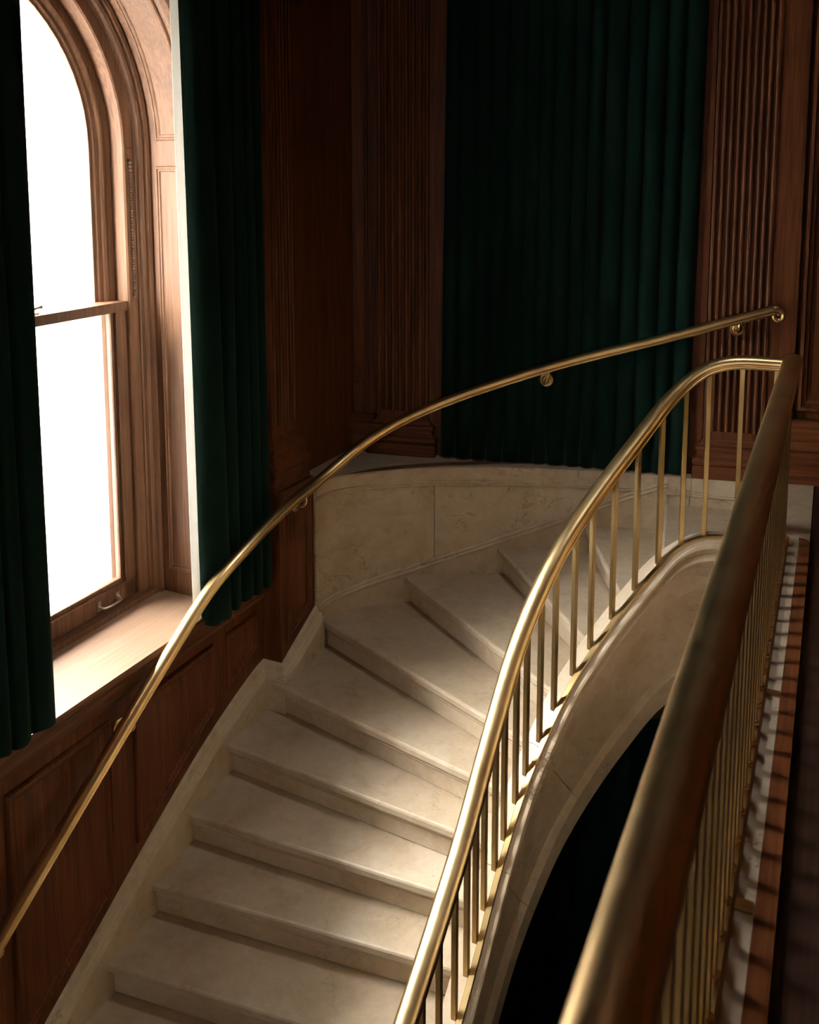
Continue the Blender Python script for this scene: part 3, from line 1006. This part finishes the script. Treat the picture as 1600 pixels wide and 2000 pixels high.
for n in range(1, 17):
    z = -n * H
    A, B = NL[n].copy(), NR[n].copy()
    along = (B - A).normalized()
    back = Vector((-along.y, along.x))            # uphill
    ch = outer_chain(n)
    C, D = NR[n - 1].copy(), NL[n - 1].copy()
    al2 = (C - D).normalized()
    bk2 = Vector((-al2.y, al2.x))
    poly = [A - along * 0.04] + ch[(1 if n != 6 else 0):-1] + [ch[-1] + bk2 * 0.05, C + bk2 * 0.05, B]
    if n == 6:
        poly = [A - along * 0.04] + ch + [NL[5] + bk2 * 0.05, C + bk2 * 0.05, B]
    # tread with a softly rounded nosing
    t = 0.046
    front = 2                                      # indices of the nosing edge are last and first
    m = len(poly)
    lay = [(0.0, -t + 0.010), (-0.0, -0.012), (0.004, -0.004), (0.012, 0.0)]   # (pull-back of the nosing edge, height)
    verts, faces = [], []
    rows = [(0.008, -t)] + lay
    for off, dz in rows:
        for i, p in enumerate(poly):
            q = p.copy()
            if i == 0 or i == m - 1:
                q = q + back * off
            verts.append((q.x, q.y, z + dz))
    for r in range(len(rows) - 1):
        faces += [(r * m + i, r * m + (i + 1) % m, (r + 1) * m + (i + 1) % m, (r + 1) * m + i) for i in range(m)]
    faces.append(tuple(range(m)))
    faces.append(tuple((len(rows) - 1) * m + i for i in range(m)))
    tread = mesh_obj('tread', verts, faces, M_MARBLE, stair)

    def fr(a, b, zz, A=A, along=along, back=back):
        q = A + along * a + back * b
        return Vector((q.x, q.y, zz))
    Lw = (B - A).length
    m2 = [(0.034, -t - 0.036), (0.030, -t - 0.034), (0.027, -t - 0.028), (0.029, -t - 0.022), (0.026, -t - 0.018), (0.019, -t - 0.010), (0.017, -t + 0.001), (0.05, -t + 0.001), (0.05, -t - 0.036)]
    k = len(m2)
    verts = [fr(-0.03, a, z + b) for a, b in m2] + [fr(Lw, a, z + b) for a, b in m2]
    faces = [(j, (j + 1) % k, k + (j + 1) % k, k + j) for j in range(k)] + [tuple(range(k)), tuple(range(k, 2 * k))]
    mesh_obj('nosing_moulding', verts, faces, M_MARBLE, tread, smooth=40)
    box('riser', fr, -0.075 if n in (4, 5) else -0.035, Lw, 0.034, 0.075, z - H + 0.0035, z - t, M_MARBLE, stair, bevel=None)
# last rise up to the landing
A, B = NL[0], NR[0]
al = (B - A).normalized()
bk = Vector((-al.y, al.x))
box('riser', lambda a, b, zz: Vector(((A + al * a + bk * b).x, (A + al * a + bk * b).y, zz)), 0, (B - A).length, 0.02, 0.06, -H - 0.005, -0.045, M_MARBLE, stair, bevel=None)


# the moulded string, cut into long stones with joints square to the slope
def path_at(path, cum, s):
    if s <= 0:
        return path[0], (path[1] - path[0]).normalized()
    for i in range(1, len(path)):
        if cum[i] >= s:
            t = (s - cum[i - 1]) / max(1e-9, cum[i] - cum[i - 1])
            a, b = max(0, i - 2), min(len(path) - 1, i + 1)
            return path[i - 1].lerp(path[i], t), (path[b] - path[a]).normalized()
    return path[-1], (path[-1] - path[-2]).normalized()


CUM = [0.0]
for i in range(1, len(STRING)):
    CUM.append(CUM[-1] + (STRING[i] - STRING[i - 1]).length)


def s_of_z(z):
    for i in range(1, len(STRING)):
        if STRING[i].z <= z:
            return CUM[i]
    return CUM[-1]


cuts = [0.0, s_of_z(-0.80), s_of_z(-1.19), s_of_z(-1.75), CUM[-1]]
for c0, c1 in zip(cuts[:-1], cuts[1:]):
    nseg = max(4, int((c1 - c0) / 0.035))
    verts, faces, m = [], [], len(FASCIA)
    for i in range(nseg + 1):
        s = c0 + 0.0012 + (c1 - c0 - 0.0024) * i / nseg
        for a, b in FASCIA:
            kap = 0.62 * min(1.0, s / 0.7)
            p, t = path_at(STRING, CUM, s + kap * b)
            th = Vector((t.x, t.y, 0)).normalized()
            verts.append(p + Vector((-th.y, th.x, 0)) * a + Vector((0, 0, b)))
    for i in range(nseg):
        faces += [(i * m + j, i * m + (j + 1) % m, (i + 1) * m + (j + 1) % m, (i + 1) * m + j) for j in range(m)]
    faces += [tuple(range(m)), tuple(nseg * m + j for j in range(m))]
    mesh_obj('string_stone', verts, faces, M_MARBLE_P, stair, smooth=32)
# soffit under the steps
verts, faces = [], []
for i, n in enumerate([k * 0.5 for k in range(0, 32)]):
    p = string_at_n(max(n, 0.2))
    lo = int(n)
    q = NL[lo].lerp(NL[min(16, lo + 1)], n - lo)
    verts += [Vector((p.x, p.y, p.z - 0.74)), Vector((q.x, q.y, -n * H - 0.50))]
    if i:
        k = 2 * i
        faces.append((k - 2, k - 1, k + 1, k))
mesh_obj('soffit', verts, faces, M_PLASTER, stair, smooth=60, solid=0.02)

# =================================================================== STAIR BALUSTRADE
OFF = [(0.10, 0.825), (0.0, 0.825), (-0.05, 0.765), (-0.146, 0.727), (-0.247, 0.700), (-0.362, 0.686), (-0.47, 0.680), (-0.57, 0.672), (-0.67, 0.664), (-0.78, 0.660),
       (-0.88, 0.652), (-0.99, 0.634), (-1.09, 0.612), (-1.2, 0.594), (-1.29, 0.584), (-1.46, 0.575), (-1.7, 0.570), (-9, 0.570)]


def rail_off(z):
    for i in range(len(OFF) - 1):
        if OFF[i][0] >= z >= OFF[i + 1][0]:
            t = (OFF[i][0] - z) / (OFF[i][0] - OFF[i + 1][0])
            return OFF[i][1] + t * (OFF[i + 1][1] - OFF[i][1])
    return OFF[-1][1]


bal_stair = thing('stair_balustrade', vec3((0.6, 3.9), -0.8), 'curved brass balustrade with square bars on the inner edge of the stair', 'balustrade')
RAILPATH = smooth_path([p + Vector((0, 0, rail_off(p.z))) for p in STRING], 8)
half = [(0.018, 0.0), (0.022, 0.004), (0.033, 0.006), (0.036, 0.011), (0.035, 0.016), (0.028, 0.0185), (0.028, 0.0215), (0.036, 0.025), (0.0405, 0.033), (0.040, 0.042), (0.035, 0.051), (0.025, 0.0585), (0.012, 0.0625)]
RAILPROF = [(-0.018, 0.0)] + half + [(0.0, 0.0635)] + [(-a, b) for a, b in half[::-1]][:-1]
sweep('handrail', RAILPATH, RAILPROF, M_BRASS, bal_stair, 'perp', smooth=28, t_start=(RAILPATH[1] - RAILPATH[0]).normalized())
sweep('base_strip', [p + Vector((0, 0, 0.0005)) for p in STRING], [(0.020, -0.004), (0.047, -0.004), (0.048, 0.004), (0.045, 0.010), (0.023, 0.010), (0.020, 0.007)], M_BRASS_A, bal_stair, 'plumb', smooth=30)

bar_me = None


def bar(parent, p, z0, z1, heading, w=0.023, mat=M_BRASS_A):
    """square bar; all bars share one unit mesh"""
    global bar_me
    if bar_me is None:
        bm = bmesh.new()
        bmesh.ops.create_cube(bm, size=1.0)
        bmesh.ops.translate(bm, verts=bm.verts[:], vec=(0, 0, 0.5))
        bmesh.ops.bevel(bm, geom=[e for e in bm.edges if abs(e.verts[0].co.z - e.verts[1].co.z) > 0.5], offset=0.10, segments=1, affect='EDGES')
        bar_me = bpy.data.meshes.new('baluster')
        bm.to_mesh(bar_me)
        bm.free()
        bar_me.materials.append(mat)
    o = bpy.data.objects.new('baluster', bar_me)
    COL.objects.link(o)
    o.location = (p[0], p[1], z0)
    o.scale = (w, w, z1 - z0)
    o.rotation_euler = (0, 0, heading)
    attach_empty(o, parent)
    return o


def at_z(z):
    s = s_of_z(z)
    return path_at(STRING, CUM, s)


zs = [-0.052, -0.146, -0.247, -0.362, -0.471, -0.571, -0.666, -0.775, -0.884, -0.988, -1.09, -1.19, -1.287, -1.375, -1.458, -1.545]
zs += [-1.545 - 0.09 * k for k in range(1, 9)]
spots = []
for x in (1.705, 1.575, 1.440):
    best = min(range(len(STRING)), key=lambda i: abs(STRING[i].x - x))
    spots.append((STRING[best], tangents(STRING)[best]))
for z in zs:
    spots.append(at_z(z))
for p, t in spots:
    th = Vector((t.x, t.y, 0)).normalized()
    c = p + Vector((-th.y, th.x, 0)) * 0.022
    # underside of the rail above this plan point
    j = min(range(len(RAILPATH)), key=lambda i: (RAILPATH[i].x - p.x) ** 2 + (RAILPATH[i].y - p.y) ** 2)
    bar(bal_stair, p + Vector((-th.y, th.x, 0)) * 0.008, p.z - 0.012, RAILPATH[j].z + 0.012, math.atan2(t.y, t.x))

# =================================================================== LANDING BALUSTRADE
bal_land = thing('landing_balustrade', W(2.0, -0.165, 0.01), 'straight brass balustrade with a broad rail running along the landing kerb', 'balustrade')
VB = -0.166
rp = [W(u, VB, 0.838) for u in (-3.2, 0.0, 2.0, 4.58)]
sweep('handrail', rp, [(a * 1.06, b * 1.08) for a, b in RAILPROF], M_BRASS, bal_land, 'perp', smooth=28, t_end=None)
sweep('base_strip', [W(u, VB, 0.0102) for u in (-3.2, 0.0, 2.0, 4.58)], [(-0.024, 0), (0.024, 0), (0.024, 0.012), (0.018, 0.018), (-0.018, 0.018), (-0.024, 0.012)], M_BRASS_A, bal_land, 'plumb', smooth=30)
foot_me = None
u = -1.5
while u < 4.56:
    b_ = bar(bal_land, W(u, VB, 0), 0.022, 0.845, math.pi / 2 - A25)
    p = W(u, VB, 0)
    if foot_me is None:
        fo = lathe('baluster_foot', Vector((0, 0, 0)), Vector((0, 0, 1)), [(0, 0.019), (0.008, 0.019), (0.012, 0.015), (0.020, 0.015)], M_BRASS, None, 8)
        foot_me = fo.data
    else:
        fo = bpy.data.objects.new('baluster_foot', foot_me)
        COL.objects.link(fo)
    fo.location = (p.x, p.y, 0.027)
    attach_empty(fo, bal_land)
    u += 0.1125

# =================================================================== WALL HANDRAIL
hand = thing('wall_handrail', W(3.0, -2.66, -0.5), 'slim brass handrail curving up along the walls on round brackets', 'handrail')
hp = [W(0.2, -2.66, -2.35), W(1.2, -2.66, -1.69), W(2.142, -2.66, -1.062), W(2.589, -2.66, -0.767), W(2.873, -2.66, -0.584), W(3.186, -2.65, -0.373), W(3.403, -2.63, -0.217),
      W(3.553, -2.60, -0.136), W(3.943, -2.572, -0.007), W(4.277, -2.545, 0.055), Vector((-0.22, 5.19, 0.23)), Vector((0.09, 5.25, 0.38)), Vector((0.69, 5.235, 0.60)),
      Vector((1.11, 5.18, 0.73)), Vector((1.45, 5.11, 0.83)), Vector((1.84, 5.02, 0.957)), Vector((1.99, 4.985, 1.003))]
HP = smooth_path(resample(catmull(hp, 10), 0.03), 14)
hh = [(0.010, -0.024), (0.020, -0.020), (0.0235, -0.013), (0.021, -0.008), (0.0255, -0.003), (0.0265, 0.006), (0.023, 0.015), (0.015, 0.021), (0.006, 0.0235)]
hh = [(a * 1.14, b * 1.14) for a, b in hh]
HPROF = hh + [(-a, b) for a, b in hh[::-1]]
sweep('rail', HP, HPROF, M_BRASS, hand, 'perp', smooth=28)
# scroll at the top end
pe, te = HP[-1], tangents(HP)[-1]
th = Vector((te.x, te.y, 0)).normalized()
sc = []
cen = pe + th * 0.022 - Vector((0, 0, 0.030))
for k in range(27):
    a = math.pi / 2 + 0.5 - k * 0.30
    r = 0.034 * (1 - k / 27) + 0.007
    sc.append(cen + th * (r * math.cos(a)) + Vector((0, 0, r * math.sin(a))))
tube('scroll', sc, [0.021 - 0.012 * min(1, k / 20) for k in range(27)], M_BRASS, hand, 12)


def bracket(root, normal, railpt):
    """rosette on the wall and a bent arm up to the underside of the rail"""
    ros = lathe('bracket', root, normal, [(-0.002, 0.040), (0.006, 0.041), (0.010, 0.039), (0.012, 0.033), (0.010, 0.030), (0.014, 0.027), (0.017, 0.021), (0.014, 0.017), (0.018, 0.012), (0.026, 0.010), (0.028, 0.004)], M_BRASS, hand, 28)
    out = (railpt - root)
    d = max(0.02, Vector((out.x, out.y, 0)).dot(normal))
    mid = root + normal * d
    side = Vector((railpt.x - mid.x, railpt.y - mid.y, 0))
    pts = catmull([root + normal * 0.01, root + normal * (d * 0.7) - Vector((0, 0, 0.004)), mid + side * 0.5 + Vector((0, 0, (railpt.z - root.z) * 0.25)),
                   railpt - Vector((0, 0, 0.03)), railpt - Vector((0, 0, 0.012))], 6)
    tube('bracket_arm', smooth_path(pts, 3), 0.0085, M_BRASS, ros, 10)
    return ros


def near_rail(p):
    return min(HP, key=lambda q: (q.x - p.x) ** 2 + (q.y - p.y) ** 2)


for uu in (1.45, 2.14, 2.87):
    q = near_rail(W(uu, -2.66, 0))
    uu2 = q.x * DU.x + q.y * DU.y
    bracket(W(uu2, V_DADO + 0.002, q.z - 0.085), DV, q)
q = near_rail(W(4.16, -2.55, 0))
uu2 = q.x * DU.x + q.y * DU.y
bracket(W(uu2, V_P + 0.002, q.z - 0.085), DV, q)

# =================================================================== PILASTERS
def pilaster(fr, a0, a1, wall_b, front_b, z0, z1, nfl, zf, prof, label, foot_z=None):
    root = thing('pilaster', fr((a0 + a1) / 2, front_b, z0), label, 'pilaster')
    margin = 0.012
    pitch = (a1 - a0 - 2 * margin) / nfl
    outl = [(a0, wall_b), (a0, front_b)]
    for k in range(nfl):
        c = a0 + margin + pitch * (k + 0.5)
        r = pitch * 0.20
        # rounded rib up to the flute, then the hollow
        for j in range(5):
            x = -pitch * 0.5 + (pitch * 0.5 - r) * j / 4
            outl.append((c + x, front_b + 0.006 * math.cos((x + pitch * 0.5) / (pitch * 0.5 - r) * math.pi / 2) ** 0.7 - 0.001))
        for j in range(1, 6):
            t = math.pi * j / 6
            outl.append((c - r * math.cos(t), front_b - 0.002 - 0.013 * math.sin(t) ** 0.6))
        for j in range(5):
            x = r + (pitch * 0.5 - r) * j / 4
            outl.append((c + x, front_b + 0.006 * math.cos((pitch * 0.5 - x) / (pitch * 0.5 - r) * math.pi / 2) ** 0.7 - 0.001))
    outl += [(a1, front_b), (a1, wall_b)]
    m = len(outl)
    verts = [fr(a, b, zf) for a, b in outl] + [fr(a, b, z1) for a, b in outl]
    faces = [(j, (j + 1) % m, m + (j + 1) % m, m + j) for j in range(m)] + [tuple(range(m)), tuple(range(m, 2 * m))]
    mesh_obj('fluted_shaft', verts, faces, M_WOOD, root, smooth=35)
    zt = z0 + prof[-1][0]
    box('shaft_foot', fr, a0, a1, wall_b, front_b, zt - 0.01, zf + 0.0005, M_WOOD, root, bevel=0.002)
    # moulded base: rectangular rings lofted upwards
    verts, faces = [], []
    for zz, off in prof:
        verts += [fr(a0 - off, wall_b, z0 + zz), fr(a0 - off, front_b + off, z0 + zz), fr(a1 + off, front_b + off, z0 + zz), fr(a1 + off, wall_b, z0 + zz)]
    for i in range(len(prof) - 1):
        faces += [(4 * i + j, 4 * i + (j + 1) % 4, 4 * i + 4 + (j + 1) % 4, 4 * i + 4 + j) for j in range(4)]
    faces += [(0, 1, 2, 3), tuple(4 * (len(prof) - 1) + j for j in range(4))]
    ns = 4
    v1 = verts[:ns * 4]
    mesh_obj('base', verts, faces, M_WOOD_X, root, smooth=25)
    return root


PB = [(0.0, 0.055), (0.075, 0.055), (0.076, 0.048), (0.082, 0.055), (0.095, 0.060), (0.108, 0.057), (0.116, 0.050), (0.118, 0.042), (0.132, 0.034), (0.146, 0.031), (0.158, 0.030),
      (0.160, 0.038), (0.170, 0.042), (0.182, 0.040), (0.190, 0.030), (0.192, 0.022), (0.202, 0.020), (0.212, 0.012), (0.224, 0.004), (0.226, 0.0)]
pilaster(F, -0.222, 0.105, -0.12, -0.055, 0.0, Z_CEIL, 7, 0.27, PB, 'fluted mahogany pilaster between the dark corner and the wide green curtain')
pilaster(F, 1.745, 2.075, -0.12, -0.055, 0.0, Z_CEIL, 8, 0.27, PB, 'fluted mahogany pilaster behind the upper end of the brass handrail')
PB3 = [(z * 1.28, o * 0.95) for z, o in PB]
pilaster(W, 4.045, 4.29, -2.85, -2.70, 0.047, Z_CEIL, 7, 0.385, PB3, 'fluted mahogany pilaster beside the green window curtain')
# brackets of the handrail on the far side
q = near_rail(Vector((1.815, 5.03, 0)))
bracket(F(1.905, -0.056, 0.875), FW, q)
q = near_rail(Vector((0.80, 5.22, 0)))
bracket(F(0.845, 0.012, 0.535), FW, q)


# =================================================================== CURTAINS
def curtain(name, fr, a_top, a_bot, b, z0, z1, widths, amp, label, group=None, hang=0.0, seedv=0, nz=14, amps=None):
    rnd = random.Random(seedv)
    tot = sum(widths)
    cols = []
    x = 0.0
    for wi, wd in enumerate(widths):
        ph = rnd.uniform(-0.12, 0.12)
        am = amp * (0.75 + 0.5 * rnd.random()) * min(1.3, (wd / (tot / len(widths))) ** 0.5)
        if amps:
            am = amps[wi]
        for k in range(10):
            t = k / 10
            # rounded front, tight gap between folds
            d = am * (math.sin(math.pi * t) ** 0.55) * 1.5 - am * 0.75
            sh = 0.0
            cols.append(((x + wd * t) / tot, d, ph, wd / tot))
        x += wd
    cols.append((1.0, -amp * 0.75, 0.0, 0.1))
    verts, faces = [], []
    m = len(cols)
    for i in range(nz + 1):
        t = i / nz
        z = z0 + (z1 - z0) * t
        a0 = a_bot[0] + (a_top[0] - a_bot[0]) * t
        a1 = a_bot[1] + (a_top[1] - a_bot[1]) * t
        for j, (c, d, ph, wd) in enumerate(cols):
            sway = 0.010 * math.sin(3.1 * c * 6 + 2.0 * t + seedv) * (1 - t) * wd * 10
            dd = d * (1.0 - 0.35 * t)
            zz = z + (hang * (0.5 + 0.5 * math.sin(c * 37 + seedv)) if i == 0 else 0)
            verts.append(fr(a0 + (a1 - a0) * c + sway * 0.4, b + dd + 0.006 * math.sin(5 * t + c * 9), zz))
    for i in range(nz):
        for j in range(m - 1):
            faces.append((i * m + j, i * m + j + 1, (i + 1) * m + j + 1, (i + 1) * m + j))
    o = mesh_obj(name, verts, faces, M_VELVET, None, smooth=70, solid=0.004)
    return tag(o, label, 'curtain', group)


rr = random.Random(3)
curtain('velvet_curtain', F, (0.235, 1.70), (0.19, 1.665), -0.035, 0.012, Z_CEIL - 0.02, [rr.uniform(0.8, 1.25) for _ in range(15)], 0.030,
        'wide dark green velvet curtain closing the bay above the curved marble wall', None, 0.0, 5)
cr = curtain('velvet_curtain', W, (3.345, 3.972), (3.415, 3.962), -2.668, -0.44, Z_CEIL - 0.02, [2.3, 1.4, 1.2, 1.0, 1.0], 0.030,
             'green velvet curtain with pale lining edge hanging between arched window and fluted pilaster', None, 0.02, 9, amps=[0.055, 0.034, 0.030, 0.026, 0.022])
cl = curtain('velvet_curtain', W, (1.35, 2.478), (1.35, 2.474), -2.668, -0.385, Z_CEIL - 0.02, [1.0, 1.1, 0.9, 1.0, 0.8, 0.75, 0.8, 0.7, 0.85, 0.75, 0.9, 1.25], 0.024,
             'dark green velvet curtain half covering the arched window, hem over the sill edge', None, 0.015, 12)
lo_ = curtain('velvet_curtain', F, (-0.6, 3.2), (-0.6, 3.2), 0.35, Z_LOW + 0.01, -1.30, [rr.uniform(0.8, 1.2) for _ in range(24)], 0.045,
              'dark green curtain hanging down in the shadowed stairwell under the stair', None, 0.0, 21)
# cream lining showing at the window edge of the open curtain
verts, faces = [], []
for i in range(13):
    t = i / 12
    z = -0.425 + (Z_CEIL - 0.4) * t
    for j in range(5):
        c = j / 4
        verts.append(W(3.352 - 0.040 * t + 0.30 * c, -2.700 - 0.008 * math.sin(c * 5 + t * 2), z))
    if i:
        for j in range(4):
            k = i * 5 + j
            faces.append((k - 5, k - 4, k + 1, k))
lining = mesh_obj('lining', verts, faces, M_LINING, cr, smooth=60, solid=0.003)
lining['label'] = 'pale cream curtain lining'

# =================================================================== OUTSIDE
house = thing('stone_building', W(11, -12, -6), 'pale stone building across the street, washed out by daylight', 'building')
box('front', W, -12, 34, -14, -12, -6.5, 7.4, M_STONE, house, bevel=None)
for zc in (3.75, -1.85):
    box('cornice', W, -12, 34, -12.0, -11.72, zc, zc + 0.14, M_STONE, house, bevel=0.02)
    box('cornice', W, -12, 34, -12.0, -11.82, zc - 0.22, zc - 0.10, M_STONE, house, bevel=0.02)
for uw in [-5.8, -2.4, 1.0, 4.2, 7.5, 10.75, 14.0, 17.4]:
    pts = [(uw + 0.62, 0.6), (uw + 0.62, 2.25)] + [(uw + 0.62 * math.cos(math.pi * k / 12), 2.25 + 0.62 * math.sin(math.pi * k / 12)) for k in range(1, 12)] + [(uw - 0.62, 2.25), (uw - 0.62, 0.6)]
    wn = slab_uz('window', W, pts, -12.0, -11.985, M_STONE_D, house)
    slab_uz('glazing', W, [(uw - 0.5, 0.7), (uw + 0.5, 0.7), (uw + 0.5, 2.2), (uw - 0.5, 2.2)], -11.985, -11.975, M_DARKGLASS, wn)
    wn = slab_uz('window', W, [(uw - 0.6, -5.2), (uw + 0.6, -5.2), (uw + 0.6, -2.4), (uw - 0.6, -2.4)], -12.0, -11.985, M_STONE_D, house)
    slab_uz('glazing', W, [(uw - 0.48, -5.0), (uw + 0.48, -5.0), (uw + 0.48, -2.55), (uw - 0.48, -2.55)], -11.985, -11.975, M_DARKGLASS, wn)
    box('window_sill', W, uw - 0.75, uw + 0.75, -12.0, -11.8, 0.45, 0.58, M_STONE, house, bevel=0.01)
road = mesh_obj('street', box_pts(W, -30, 40, -12.0, V_OUT, -6.6, -6.5), BOXF, M_PAVE)
tag(road, 'pale street below the window', None, None, 'structure')
